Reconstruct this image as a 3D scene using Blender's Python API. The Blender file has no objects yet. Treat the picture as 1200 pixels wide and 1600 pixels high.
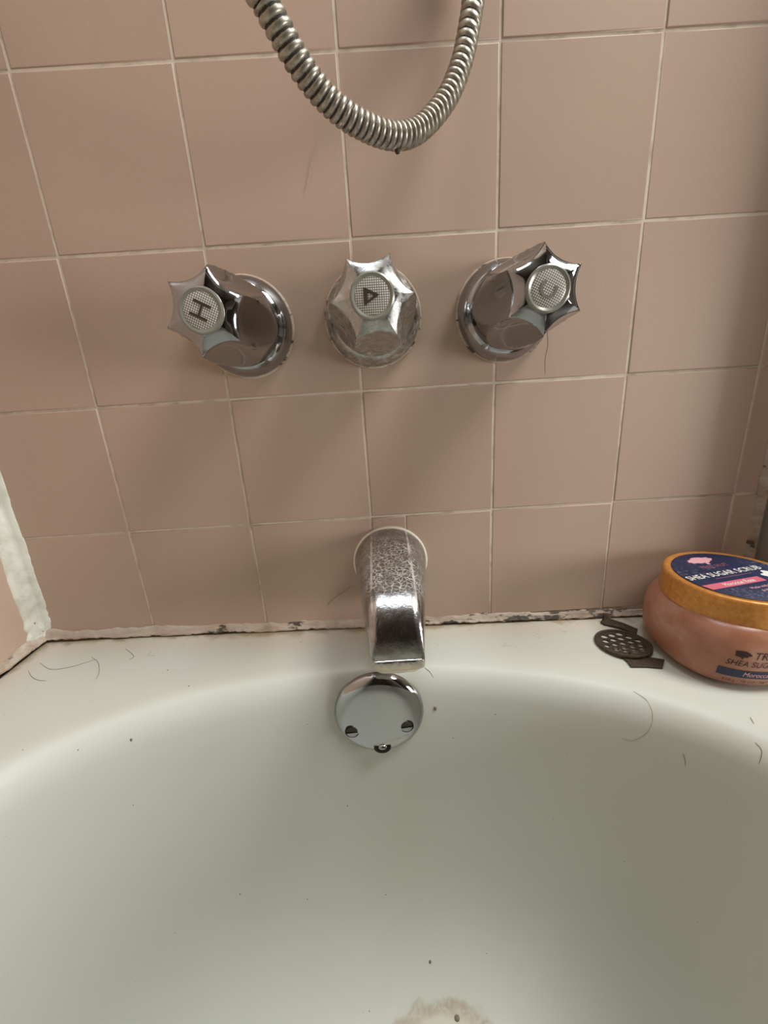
import bpy, bmesh, math, random
from mathutils import Vector, Matrix, noise
from mathutils.bvhtree import BVHTree

random.seed(7)
PI = math.pi
scene = bpy.context.scene
COL = scene.collection

# ------------------------------------------------------------------ camera
CAM = Vector((0.2316, -0.3613, 0.6295))
AX_R = Vector((0.9980, -0.0192, -0.0597))
AX_D = Vector((-0.0627, -0.3024, -0.9511))
AX_F = Vector((0.0002, 0.9530, -0.3030))
FPX = 655.83
cd = bpy.data.cameras.new('camera')
cam = bpy.data.objects.new('camera', cd)
COL.objects.link(cam)
rm = Matrix((AX_R, -AX_D, -AX_F)).transposed().to_4x4()
rm.translation = CAM
cam.matrix_world = rm
cd.sensor_fit = 'VERTICAL'
cd.sensor_height = 24.0
cd.sensor_width = 18.0
cd.lens = FPX / 1600 * 24.0
cd.clip_start = 0.01
scene.camera = cam

# ------------------------------------------------------------------ world, lights, exposure
w = bpy.data.worlds.new('world')
scene.world = w
w.use_nodes = True
w.node_tree.nodes['Background'].inputs[0].default_value = (0.55, 0.6, 0.68, 1)
w.node_tree.nodes['Background'].inputs[1].default_value = 0.05
scene.view_settings.view_transform = 'Standard'
scene.view_settings.look = 'None'
scene.view_settings.gamma = 1.0
scene.view_settings.exposure = 0.09


def area(name, loc, target, sx, sy, power, color, spread=180):
    l = bpy.data.lights.new(name, 'AREA')
    l.shape = 'RECTANGLE'
    l.size, l.size_y = sx, sy
    l.energy = power
    l.color = color
    l.spread = math.radians(spread)
    o = bpy.data.objects.new(name, l)
    COL.objects.link(o)
    o.location = loc
    d = Vector(target) - Vector(loc)
    o.rotation_euler = d.to_track_quat('-Z', 'Y').to_euler()
    return o


area('ceiling_light', (1.22, -0.48, 2.08), (0.2, 0.0, 0.5), 0.65, 0.65, 25, (1.0, 0.985, 0.93))
area('bath_downlight', (0.27, -0.27, 2.30), (0.27, -0.27, 0), 0.42, 0.42, 2.6, (0.84, 0.93, 1.0), 110)
area('window_light', (1.60, -0.65, 0.60), (0.3, -0.1, 0.7), 0.5, 0.45, 10.5, (1.0, 0.985, 0.95))


# ------------------------------------------------------------------ material helpers
def new_mat(name):
    m = bpy.data.materials.new(name)
    m.use_nodes = True
    nt = m.node_tree
    return m, nt, nt.nodes['Principled BSDF']


def simple(name, col, rough=0.5, metal=0.0, **kw):
    m, nt, b = new_mat(name)
    b.inputs['Base Color'].default_value = (*col, 1)
    b.inputs['Roughness'].default_value = rough
    b.inputs['Metallic'].default_value = metal
    for k, v in kw.items():
        b.inputs[k.replace('_', ' ')].default_value = v
    return m


def N(nt, typ, **kw):
    n = nt.nodes.new(typ)
    for k, v in kw.items():
        setattr(n, k, v)
    return n


def L(nt, a, b):
    nt.links.new(a, b)


def geo_pos(nt):
    return N(nt, 'ShaderNodeNewGeometry').outputs['Position']


def obj_pos(nt):
    return N(nt, 'ShaderNodeTexCoord').outputs['Object']


def noise_tex(nt, vec, scale, detail=3, rough=0.55, dist=0.0):
    n = N(nt, 'ShaderNodeTexNoise')
    n.inputs['Scale'].default_value = scale
    n.inputs['Detail'].default_value = detail
    n.inputs['Roughness'].default_value = rough
    n.inputs['Distortion'].default_value = dist
    L(nt, vec, n.inputs['Vector'])
    return n


def ramp(nt, fac, stops):
    r = N(nt, 'ShaderNodeValToRGB')
    e = r.color_ramp.elements
    while len(e) < len(stops):
        e.new(0.5)
    for i, (p, c) in enumerate(stops):
        e[i].position = p
        e[i].color = (*c, 1) if len(c) == 3 else c
    L(nt, fac, r.inputs['Fac'])
    return r.outputs['Color']


def g(v):
    return (v, v, v)


def mixc(nt, fac, a, b, mode='MIX'):
    m = N(nt, 'ShaderNodeMix', data_type='RGBA', blend_type=mode)
    for s, v in ((m.inputs[0], fac), (m.inputs[6], a), (m.inputs[7], b)):
        if hasattr(v, 'links') or isinstance(v, bpy.types.NodeSocket):
            L(nt, v, s)
        elif isinstance(v, (int, float)):
            s.default_value = v
        else:
            s.default_value = (*v, 1)
    return m.outputs[2]


def math_n(nt, op, a, b=None, c=None, clamp=False):
    m = N(nt, 'ShaderNodeMath', operation=op, use_clamp=clamp)
    for i, v in enumerate((a, b, c)):
        if v is None:
            continue
        if isinstance(v, bpy.types.NodeSocket):
            L(nt, v, m.inputs[i])
        else:
            m.inputs[i].default_value = v
    return m.outputs[0]


def maprange(nt, v, a, b, c=0.0, d=1.0):
    m = N(nt, 'ShaderNodeMapRange')
    m.interpolation_type = 'SMOOTHSTEP'
    L(nt, v, m.inputs[0])
    for i, x in enumerate((a, b, c, d)):
        m.inputs[i + 1].default_value = x
    return m.outputs[0]


def bump(nt, b, height, strength, dist=0.001):
    n = N(nt, 'ShaderNodeBump')
    n.inputs['Strength'].default_value = strength
    n.inputs['Distance'].default_value = dist
    L(nt, height, n.inputs['Height'])
    L(nt, n.outputs[0], b.inputs['Normal'])


def sepxyz(nt, v):
    s = N(nt, 'ShaderNodeSeparateXYZ')
    L(nt, v, s.inputs[0])
    return s.outputs


# ------------------------------------------------------------------ materials
def mat_tile():
    m, nt, b = new_mat('pink_glazed_tile')
    p = geo_pos(nt)
    oi = N(nt, 'ShaderNodeObjectInfo')
    base = ramp(nt, oi.outputs['Random'], [(0, (0.465, 0.338, 0.268)), (1, (0.500, 0.367, 0.293))])
    n1 = noise_tex(nt, p, 9, 3)
    c = mixc(nt, maprange(nt, n1.outputs[0], 0.35, 0.7, 0, 0.35), base, (0.51, 0.385, 0.288))
    n2 = noise_tex(nt, p, 900, 2)
    c = mixc(nt, maprange(nt, n2.outputs[0], 0.45, 0.8, 0, 0.25), c, (0.585, 0.44, 0.37))
    n3 = noise_tex(nt, p, 130, 2)
    c = mixc(nt, maprange(nt, n3.outputs[0], 0.79, 0.83, 0, 0.6), c, (0.12, 0.07, 0.04))
    L(nt, c, b.inputs['Base Color'])
    b.inputs['Roughness'].default_value = 0.42
    b.inputs['Specular IOR Level'].default_value = 0.35
    bump(nt, b, n2.outputs[0], 0.06, 0.0005)
    return m


def mat_grout():
    m, nt, b = new_mat('cream_grout')
    p = geo_pos(nt)
    n = noise_tex(nt, p, 60, 4)
    c = ramp(nt, n.outputs[0], [(0.3, (0.46, 0.38, 0.30)), (0.5, (0.66, 0.58, 0.48)), (0.8, (0.72, 0.65, 0.56))])
    n2 = noise_tex(nt, p, 35, 4)
    z = sepxyz(nt, p)
    c = mixc(nt, maprange(nt, n2.outputs[0], 0.66, 0.74, 0, 0.6), c, (0.2, 0.13, 0.08))
    L(nt, c, b.inputs['Base Color'])
    b.inputs['Roughness'].default_value = 0.85
    return m


def mat_caulk():
    m, nt, b = new_mat('white_caulk')
    p = geo_pos(nt)
    n = noise_tex(nt, p, 45, 5, 0.6)
    c = ramp(nt, n.outputs[0], [(0.3, (0.50, 0.48, 0.40)), (0.5, (0.68, 0.68, 0.60)), (0.75, (0.76, 0.75, 0.68))])
    n2 = noise_tex(nt, p, 160, 4, 0.6)
    c = mixc(nt, maprange(nt, n2.outputs[0], 0.66, 0.72, 0, 0.7), c, (0.14, 0.12, 0.08))
    L(nt, c, b.inputs['Base Color'])
    b.inputs['Roughness'].default_value = 0.45
    bump(nt, b, n.outputs[0], 0.5, 0.002)
    return m


def mat_caulk_moldy(name='moldy_caulk', extra=0.085, tint=1.0):
    m, nt, b = new_mat(name)
    p = geo_pos(nt)
    mp = N(nt, 'ShaderNodeMapping')
    mp.inputs['Scale'].default_value = (0.45, 1, 1.6)
    L(nt, p, mp.inputs['Vector'])
    n = noise_tex(nt, mp.outputs[0], 60, 5, 0.65)
    c = ramp(nt, n.outputs[0], [(0.3, (0.30 * tint, 0.22 * tint, 0.16 * tint)), (0.48, (0.46 * tint, 0.37 * tint, 0.30 * tint)), (0.75, (0.60 * tint, 0.54 * tint, 0.46 * tint))])
    n2 = noise_tex(nt, mp.outputs[0], 75, 5, 0.65)
    x = sepxyz(nt, p)[0]
    # the mould grows thicker along the stretch of joint beside the jar
    thr = maprange(nt, x, 0.25, 0.42, 0.0, extra)
    v = math_n(nt, 'ADD', n2.outputs[0], thr)
    c = mixc(nt, maprange(nt, v, 0.565, 0.62, 0, 0.93), c, (0.045, 0.035, 0.022))
    L(nt, c, b.inputs['Base Color'])
    b.inputs['Roughness'].default_value = 0.6
    bump(nt, b, n.outputs[0], 0.6, 0.002)
    return m


def mat_tub():
    m, nt, b = new_mat('white_porcelain')
    p = geo_pos(nt)
    xyz = sepxyz(nt, p)
    n0 = noise_tex(nt, p, 6, 3)
    c = mixc(nt, maprange(nt, n0.outputs[0], 0.35, 0.7), (0.575, 0.59, 0.53), (0.56, 0.575, 0.515))
    # yellowed old sealant smear on the ledge next to the wall joints
    n1 = noise_tex(nt, p, 26, 5, 0.6, 0.6)
    dy = math_n(nt, 'MULTIPLY', xyz[1], -1.0)
    dl = math_n(nt, 'ADD', xyz[0], 0.108)
    d = math_n(nt, 'MINIMUM', dy, dl)
    dn = math_n(nt, 'SUBTRACT', d, math_n(nt, 'MULTIPLY', n1.outputs[0], 0.045))
    above = maprange(nt, xyz[2], 0.372, 0.388)
    k1 = math_n(nt, 'MULTIPLY', maprange(nt, dn, -0.006, 0.016, 0.48, 0.0), above)
    c = mixc(nt, k1, c, (0.60, 0.52, 0.41))
    k2 = math_n(nt, 'MULTIPLY', maprange(nt, dn, -0.022, -0.012, 0.8, 0.0), above)
    c = mixc(nt, k2, c, (0.36, 0.27, 0.16))
    n2 = noise_tex(nt, p, 90, 5, 0.65, 1.5)
    k3 = math_n(nt, 'MULTIPLY', maprange(nt, n2.outputs[0], 0.62, 0.70, 0, 0.4), math_n(nt, 'MULTIPLY', maprange(nt, d, 0.02, 0.06, 1, 0), above))
    c = mixc(nt, k3, c, (0.25, 0.19, 0.12))
    # fine dirt specks
    n3 = noise_tex(nt, p, 420, 1)
    c = mixc(nt, maprange(nt, n3.outputs[0], 0.80, 0.83, 0, 0.45), c, (0.16, 0.13, 0.09))
    # rust ring on the basin floor round the waste
    vx = math_n(nt, 'SUBTRACT', xyz[0], STAIN[0])
    vy = math_n(nt, 'SUBTRACT', xyz[1], STAIN[1])
    n4 = noise_tex(nt, p, 40, 4, 0.6)
    r = math_n(nt, 'SQRT', math_n(nt, 'ADD', math_n(nt, 'MULTIPLY', vx, vx), math_n(nt, 'MULTIPLY', vy, vy)))
    r = math_n(nt, 'ADD', r, math_n(nt, 'MULTIPLY', math_n(nt, 'SUBTRACT', n4.outputs[0], 0.5), 0.022))
    low = maprange(nt, xyz[2], 0.115, 0.10)
    inside = math_n(nt, 'MULTIPLY', maprange(nt, r, STAIN[2] - 0.004, STAIN[2], 0.25, 0.0), low)
    c = mixc(nt, inside, c, (0.62, 0.50, 0.36))
    edge = math_n(nt, 'MULTIPLY', maprange(nt, r, STAIN[2] - 0.012, STAIN[2] - 0.002), maprange(nt, r, STAIN[2] + 0.004, STAIN[2] - 0.001))
    edge = math_n(nt, 'MULTIPLY', math_n(nt, 'MULTIPLY', edge, low), maprange(nt, n2.outputs[0], 0.3, 0.6, 0.15, 0.5))
    c = mixc(nt, edge, c, (0.30, 0.20, 0.10))
    L(nt, c, b.inputs['Base Color'])
    b.inputs['Roughness'].default_value = 0.38
    b.inputs['Specular IOR Level'].default_value = 0.4
    return m


def mat_chrome(name='polished_chrome', k=0.34):
    m, nt, b = new_mat(name)
    p = obj_pos(nt)
    n = noise_tex(nt, p, 160, 4)
    L(nt, ramp(nt, n.outputs[0], [(0.35, g(0.04)), (0.75, g(0.14))]), b.inputs['Roughness'])
    b.inputs['Metallic'].default_value = 1
    b.inputs['Base Color'].default_value = (k, k * 1.015, k * 1.06, 1)
    return m


def mat_chrome_dull():
    m, nt, b = new_mat('limescaled_chrome')
    p = obj_pos(nt)
    n = noise_tex(nt, p, 190, 6, 0.7)
    s = maprange(nt, n.outputs[0], 0.48, 0.66)
    L(nt, mixc(nt, s, (0.40, 0.40, 0.395), (0.55, 0.54, 0.50)), b.inputs['Base Color'])
    L(nt, ramp(nt, n.outputs[0], [(0.35, g(0.16)), (0.7, g(0.55))]), b.inputs['Roughness'])
    L(nt, maprange(nt, n.outputs[0], 0.48, 0.70, 1.0, 0.45), b.inputs['Metallic'])
    bump(nt, b, n.outputs[0], 0.25, 0.0006)
    return m


def mat_spout():
    m, nt, b = new_mat('crazed_spout_chrome')
    p = obj_pos(nt)
    xyz = sepxyz(nt, p)
    nd = noise_tex(nt, p, 220, 3)
    add = N(nt, 'ShaderNodeVectorMath', operation='MULTIPLY_ADD')
    L(nt, nd.outputs['Color'], add.inputs[0])
    add.inputs[1].default_value = (0.0045, 0.0045, 0.0045)
    L(nt, p, add.inputs[2])
    v = N(nt, 'ShaderNodeTexVoronoi', feature='DISTANCE_TO_EDGE')
    v.inputs['Scale'].default_value = 285
    L(nt, add.outputs[0], v.inputs['Vector'])
    line = maprange(nt, v.outputs['Distance'], 0.02, 0.09, 0.95, 0.0)
    n1 = noise_tex(nt, p, 70, 3)
    zone = math_n(nt, 'MULTIPLY', maprange(nt, xyz[1], -0.004, -0.04), maprange(nt, xyz[1], -0.098, -0.088))
    zone = math_n(nt, 'MULTIPLY', zone, maprange(nt, n1.outputs[0], 0.30, 0.55, 0.25, 0.9))
    ax = math_n(nt, 'ABSOLUTE', xyz[0])
    edge = math_n(nt, 'MULTIPLY', maprange(nt, math_n(nt, 'ABSOLUTE', math_n(nt, 'SUBTRACT', ax, 0.0158)), 0.0003, 0.0013, 1, 0), maprange(nt, xyz[1], -0.108, -0.10))
    mid = maprange(nt, ax, 0.014, 0.024, 1.0, 0.35)
    k = math_n(nt, 'MULTIPLY', math_n(nt, 'MULTIPLY', line, zone), mid)
    k = math_n(nt, 'MAXIMUM', k, math_n(nt, 'MULTIPLY', edge, maprange(nt, n1.outputs[0], 0.35, 0.6, 0.1, 0.8)), clamp=True)
    n2 = noise_tex(nt, p, 130, 5, 0.65)
    base = mixc(nt, maprange(nt, n2.outputs[0], 0.35, 0.7), (0.36, 0.34, 0.335), (0.50, 0.49, 0.48))
    c = mixc(nt, math_n(nt, 'MULTIPLY', k, 0.8), base, (0.72, 0.70, 0.66))
    crust = math_n(nt, 'MULTIPLY', maprange(nt, math_n(nt, 'ADD', xyz[2], math_n(nt, 'MULTIPLY', n2.outputs[0], 0.02)), -0.010, -0.018), maprange(nt, xyz[1], -0.075, -0.10))
    c = mixc(nt, crust, c, (0.62, 0.55, 0.42))
    L(nt, c, b.inputs['Base Color'])
    kk = math_n(nt, 'MAXIMUM', k, crust)
    L(nt, math_n(nt, 'SUBTRACT', 1.0, math_n(nt, 'MULTIPLY', kk, 0.85)), b.inputs['Metallic'])
    dull = maprange(nt, xyz[1], -0.098, -0.082, 0.20, 0.42)
    L(nt, math_n(nt, 'ADD', dull, math_n(nt, 'MULTIPLY', kk, 0.3)), b.inputs['Roughness'])
    bump(nt, b, n2.outputs[0], 0.35, 0.0012)
    return m


def mat_hose():
    m, nt, b = new_mat('worn_steel_hose')
    p = geo_pos(nt)
    n = noise_tex(nt, p, 260, 4, 0.6)
    L(nt, ramp(nt, n.outputs[0], [(0.3, (0.22, 0.195, 0.155)), (0.6, (0.42, 0.39, 0.33)), (0.85, (0.55, 0.52, 0.45))]), b.inputs['Base Color'])
    b.inputs['Metallic'].default_value = 0.85
    L(nt, ramp(nt, n.outputs[0], [(0.3, g(0.5)), (0.8, g(0.28))]), b.inputs['Roughness'])
    return m


def mat_jar():
    m, nt, b = new_mat('translucent_pink_plastic')
    p = geo_pos(nt)
    n = noise_tex(nt, p, 38, 4, 0.6, 0.4)
    c = ramp(nt, n.outputs[0], [(0.35, (0.33, 0.135, 0.08)), (0.55, (0.40, 0.19, 0.125)), (0.75, (0.48, 0.28, 0.21))])
    L(nt, c, b.inputs['Base Color'])
    b.inputs['Roughness'].default_value = 0.32
    b.inputs['Subsurface Weight'].default_value = 0.35
    b.inputs['Subsurface Radius'].default_value = (0.02, 0.008, 0.005)
    b.inputs['Subsurface Scale'].default_value = 0.5
    bump(nt, b, n.outputs[0], 0.15, 0.001)
    return m


def mat_lid():
    m, nt, b = new_mat('copper_plastic')
    p = geo_pos(nt)
    n = noise_tex(nt, p, 300, 4, 0.6)
    L(nt, ramp(nt, n.outputs[0], [(0.35, (0.50, 0.20, 0.035)), (0.65, (0.62, 0.28, 0.07)), (0.85, (0.75, 0.45, 0.2))]), b.inputs['Base Color'])
    b.inputs['Metallic'].default_value = 0.35
    b.inputs['Roughness'].default_value = 0.4
    return m


def mat_label():
    m, nt, b = new_mat('navy_print')
    p = geo_pos(nt)
    n = noise_tex(nt, p, 420, 5, 0.7)
    n2 = noise_tex(nt, p, 40, 3)
    k = math_n(nt, 'MULTIPLY', maprange(nt, n.outputs[0], 0.50, 0.64), maprange(nt, n2.outputs[0], 0.42, 0.6, 0.0, 0.5))
    L(nt, mixc(nt, k, (0.012, 0.018, 0.065), (0.22, 0.24, 0.28)), b.inputs['Base Color'])
    b.inputs['Roughness'].default_value = 0.5
    return m


def mat_rust():
    m, nt, b = new_mat('rusty_bronze')
    p = geo_pos(nt)
    n = noise_tex(nt, p, 500, 5, 0.65)
    L(nt, ramp(nt, n.outputs[0], [(0.3, (0.035, 0.025, 0.017)), (0.6, (0.085, 0.060, 0.038)), (0.85, (0.17, 0.125, 0.08))]), b.inputs['Base Color'])
    b.inputs['Metallic'].default_value = 0.3
    b.inputs['Roughness'].default_value = 0.6
    bump(nt, b, n.outputs[0], 0.4, 0.0006)
    return m


def mat_index():
    m, nt, b = new_mat('cross_hatched_button')
    p = obj_pos(nt)
    xyz = sepxyz(nt, p)
    a = math_n(nt, 'SINE', math_n(nt, 'MULTIPLY', xyz[0], 2 * PI / 0.0013))
    c = math_n(nt, 'SINE', math_n(nt, 'MULTIPLY', xyz[2], 2 * PI / 0.0013))
    k = maprange(nt, math_n(nt, 'MAXIMUM', a, c), 0.0, 0.7)
    L(nt, mixc(nt, k, (0.82, 0.81, 0.77), (0.20, 0.19, 0.17)), b.inputs['Base Color'])
    b.inputs['Roughness'].default_value = 0.35
    b.inputs['Metallic'].default_value = 0.1
    b.inputs['Coat Weight'].default_value = 0.4
    return m


STAIN = (0.252, -0.206, 0.072)
M = dict(
    tile=mat_tile(), grout=mat_grout(), caulk=mat_caulk(), mold=mat_caulk_moldy(), brown=mat_caulk_moldy('browned_caulk', 0.0, 0.72), tub=mat_tub(),
    chrome=mat_chrome(), plate=mat_chrome('plate_chrome', 0.46), dull=mat_chrome_dull(), spout=mat_spout(), hose=mat_hose(), jar=mat_jar(),
    lid=mat_lid(), navy=mat_label(), rust=mat_rust(), index=mat_index(),
    gap=simple('grime_and_hole_shade', (0.012, 0.009, 0.006), 0.9),  # mould in the crack; on screws and slot, recess shade put into colour
    core=simple('dark_core_and_shade', (0.03, 0.025, 0.02), 0.7),  # hose core, and painted shade on the plate's screw heads
    ring=simple('cloudy_acrylic', (0.27, 0.27, 0.235), 0.25, 0.3),
    letter=simple('worn_dark_print', (0.045, 0.035, 0.028), 0.5),
    letter_pale=simple('worn_grey_print', (0.20, 0.19, 0.17), 0.35),
    gasket=simple('yellowed_sealant', (0.46, 0.40, 0.29), 0.7),
    gasketw=simple('pale_sealant', (0.72, 0.67, 0.57), 0.6),
    pink=simple('pink_print', (0.62, 0.14, 0.20), 0.5),
    palepink=simple('pale_pink_print', (0.72, 0.38, 0.42), 0.5),
    white=simple('white_print', (0.82, 0.80, 0.74), 0.5),
    navyplain=simple('plain_navy_print', (0.012, 0.018, 0.06), 0.5),
    mauve=simple('mauve_print', (0.25, 0.10, 0.13), 0.5),
    maroon=simple('dark_maroon_print', (0.035, 0.008, 0.008), 0.5),
    hair=simple('brown_hair', (0.17, 0.13, 0.085), 0.5),
    hair_faint=simple('pale_hair', (0.42, 0.37, 0.29), 0.5),
    thread=simple('tan_thread', (0.40, 0.27, 0.20), 0.7),
    jamb=simple('grey_aluminium', (0.30, 0.29, 0.26), 0.45, 0.3),
    plaster=simple('beige_paint', (0.20, 0.17, 0.145), 0.7),
    ceil=simple('ceiling_paint', (0.40, 0.38, 0.35), 0.8),
    floor=simple('grey_floor', (0.10, 0.09, 0.08), 0.5),
)


# ------------------------------------------------------------------ object helpers
def mesh_obj(name, verts, faces, mat, parent=None, smooth=True, angle=35):
    me = bpy.data.meshes.new(name)
    me.from_pydata([tuple(v) for v in verts], [], faces)
    me.update()
    bm = bmesh.new()
    bm.from_mesh(me)
    bmesh.ops.recalc_face_normals(bm, faces=bm.faces)
    bm.to_mesh(me)
    bm.free()
    return link(name, me, mat, parent, smooth, angle)


def link(name, me, mat, parent=None, smooth=True, angle=35):
    if smooth:
        me.shade_smooth()
        me.set_sharp_from_angle(angle=math.radians(angle))
    me.materials.clear()
    me.materials.append(mat)
    o = bpy.data.objects.new(name, me)
    COL.objects.link(o)
    if parent:
        o.parent = parent
    return o


def tag(o, label=None, cat=None, group=None, kind=None):
    for k, v in (('label', label), ('category', cat), ('group', group), ('kind', kind)):
        if v:
            o[k] = v
    return o


def empty(name, loc=(0, 0, 0), rot=None):
    o = bpy.data.objects.new(name, None)
    o.empty_display_size = 0.02
    COL.objects.link(o)
    o.location = loc
    if rot:
        o.rotation_euler = rot
    return o


def box_data(x0, x1, y0, y1, z0, z1):
    v = [(x, y, z) for z in (z0, z1) for y in (y0, y1) for x in (x0, x1)]
    f = [(0, 2, 3, 1), (4, 5, 7, 6), (0, 1, 5, 4), (2, 6, 7, 3), (0, 4, 6, 2), (1, 3, 7, 5)]
    return v, f


def box(name, a, mat, parent=None):
    v, f = box_data(*a)
    return mesh_obj(name, v, f, mat, parent, False)


def loft(rings, closed=True, cap0=False, cap1=False):
    """rings: equal-length lists of points; returns verts, faces"""
    n = len(rings[0])
    verts = [p for r in rings for p in r]
    faces = []
    m = n if closed else n - 1
    for i in range(len(rings) - 1):
        for j in range(m):
            a, b_ = i * n + j, i * n + (j + 1) % n
            faces.append((a, b_, b_ + n, a + n))
    if cap0:
        faces.append(tuple(range(n)))
    if cap1:
        faces.append(tuple(range((len(rings) - 1) * n, len(rings) * n)))
    return verts, faces


def lathe_y(profile, seg=48, center=(0, 0, 0)):
    """profile of (radius, y) about the y axis; first and last radius may be 0"""
    rings = []
    for r, y in profile:
        r = max(r, 1e-5)
        rings.append([(center[0] + r * math.cos(2 * PI * k / seg), center[1] + y, center[2] + r * math.sin(2 * PI * k / seg)) for k in range(seg)])
    return loft(rings, True, True, True)


def lathe_z(profile, seg=64, center=(0, 0, 0), shape=None):
    rings = []
    for r, z in profile:
        r = max(r, 1e-5)
        ring = []
        for k in range(seg):
            t = 2 * PI * k / seg
            q = r * (shape(t) if shape else 1.0)
            ring.append((center[0] + q * math.cos(t), center[1] + q * math.sin(t), center[2] + z))
        rings.append(ring)
    return loft(rings, True, True, True)


def catmull(pts, per=10):
    P = [Vector(p) for p in pts]
    P = [2 * P[0] - P[1]] + P + [2 * P[-1] - P[-2]]
    out = []
    for i in range(1, len(P) - 2):
        for k in range(per):
            t = k / per
            a, b_, c, d = P[i - 1], P[i], P[i + 1], P[i + 2]
            out.append(0.5 * ((2 * b_) + (c - a) * t + (2 * a - 5 * b_ + 4 * c - d) * t * t + (3 * b_ - a - 3 * c + d) * t ** 3))
    out.append(P[-2])
    return out


def tube(name, pts, r, mat, seg=6, parent=None, taper=False):
    rings = []
    n = len(pts)
    up = Vector((0.31, 0.17, 0.93)).normalized()
    for i, p in enumerate(pts):
        t = (pts[min(i + 1, n - 1)] - pts[max(i - 1, 0)]).normalized()
        u = t.cross(up).normalized()
        v = t.cross(u)
        rr = r * (0.45 + 0.55 * math.sin(PI * (0.08 + 0.84 * i / (n - 1)))) if taper else r
        rings.append([p + rr * (math.cos(2 * PI * k / seg) * u + math.sin(2 * PI * k / seg) * v) for k in range(seg)])
    v, f = loft(rings, True, True, True)
    return mesh_obj(name, v, f, mat, parent)


def text_mesh(s, size, shear=0.0, caps=False, space=1.0):
    cu = bpy.data.curves.new('lettering', 'FONT')
    cu.body = s
    cu.size = size
    cu.shear = shear
    cu.space_character = space
    cu.resolution_u = 3
    cu.small_caps_scale = 0.78
    if caps:
        for i, ch in enumerate(s):
            cu.body_format[i].use_small_caps = True
    o = bpy.data.objects.new('lettering', cu)
    COL.objects.link(o)
    dg = bpy.context.evaluated_depsgraph_get()
    me = bpy.data.meshes.new_from_object(o.evaluated_get(dg))
    bpy.data.objects.remove(o)
    vs = [Vector(v.co) for v in me.vertices]
    fs = [tuple(p.vertices) for p in me.polygons]
    bpy.data.meshes.remove(me)
    return vs, fs


def flat_holes(outer, holes, thick):
    """plate in the xy plane with round holes, built from a filled 2-D curve"""
    cu = bpy.data.curves.new('plate', 'CURVE')
    cu.dimensions = '2D'
    cu.fill_mode = 'BOTH'
    cu.extrude = thick / 2
    for ring in [outer] + holes:
        sp = cu.splines.new('POLY')
        sp.points.add(len(ring) - 1)
        for q, (x, y) in zip(sp.points, ring):
            q.co = (x, y, 0, 1)
        sp.use_cyclic_u = True
    o = bpy.data.objects.new('plate', cu)
    COL.objects.link(o)
    dg = bpy.context.evaluated_depsgraph_get()
    me = bpy.data.meshes.new_from_object(o.evaluated_get(dg))
    bpy.data.objects.remove(o)
    return me


def circ(r, n, cx=0.0, cy=0.0):
    return [(cx + r * math.cos(2 * PI * k / n), cy + r * math.sin(2 * PI * k / n)) for k in range(n)]


# ================================================================== the room
PITCH = 0.10985
X_L, X_R = -0.108, 0.575         # corner of the side wall, edge of the tiling at the jamb
Z1 = 0.84                        # height of a tile course
GR = 0.00075                     # half joint
SLOPE = -0.0243                  # the bath leans a little to one side


def deck_z(x):
    return 0.400 + SLOPE * (x - 0.111)


wall_back = tag(box('wall_back', (X_L - 0.1, X_R + 0.034, 0.0008, 0.12, 0.0, 2.35), M['grout']), kind='structure')
tag(box('wall_outer', (X_R + 0.034, 1.9, 0.0008, 0.12, 0.0, 2.35), M['plaster']), kind='structure')
wall_left = tag(box('wall_left', (X_L - 0.12, X_L - 0.0008, -2.4, 0.0008, 0.0, 2.35), M['grout']), kind='structure')
tag(box('floor', (X_L - 0.12, 1.9, -2.4, 0.12, -0.05, 0.0), M['floor']), kind='structure')
tag(box('ceiling', (X_L - 0.12, 1.9, -2.4, 0.12, 2.35, 2.4), M['ceil']), kind='structure')
tag(box('added_light_screen', (0.622, 0.72, -2.4, -0.78, 0.0, 2.35), M['plaster']), kind='structure')  # unseen partition, added to keep the side light off the far tub
tag(box('wall_window', (1.9, 2.0, -2.4, 0.12, 0.0, 2.35), M['plaster']), kind='structure')
tag(box('wall_front', (X_L - 0.12, 2.0, -2.5, -2.4, 0.0, 2.35), M['plaster']), kind='structure')


def tile_mesh(w, h, t=0.006):
    """glazed tile in the xz plane, front towards -y, cushioned edge; origin at its centre"""
    prof = [(0, t), (0, 0.0011), (0.00035, 0.0004), (0.0011, 0.0)]
    rings = []
    for ins, y in prof:
        a, b_ = w / 2 - ins, h / 2 - ins
        rings.append([(-a, y, -b_), (a, y, -b_), (a, y, b_), (-a, y, b_)])
    v, f = loft(rings, True, False, True)
    me = bpy.data.meshes.new('tile')
    me.from_pydata(v, [], f)
    bm = bmesh.new()
    bm.from_mesh(me)
    bmesh.ops.recalc_face_normals(bm, faces=bm.faces)
    # open back: make sure the glazed face looks towards -y
    if max(bm.faces, key=lambda q: q.calc_area()).normal.y > 0:
        bmesh.ops.reverse_faces(bm, faces=bm.faces)
    bm.to_mesh(me)
    bm.free()
    me.shade_smooth()
    me.set_sharp_from_angle(angle=math.radians(75))
    me.materials.append(M['tile'])
    return me


tile_cache = {}


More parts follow.
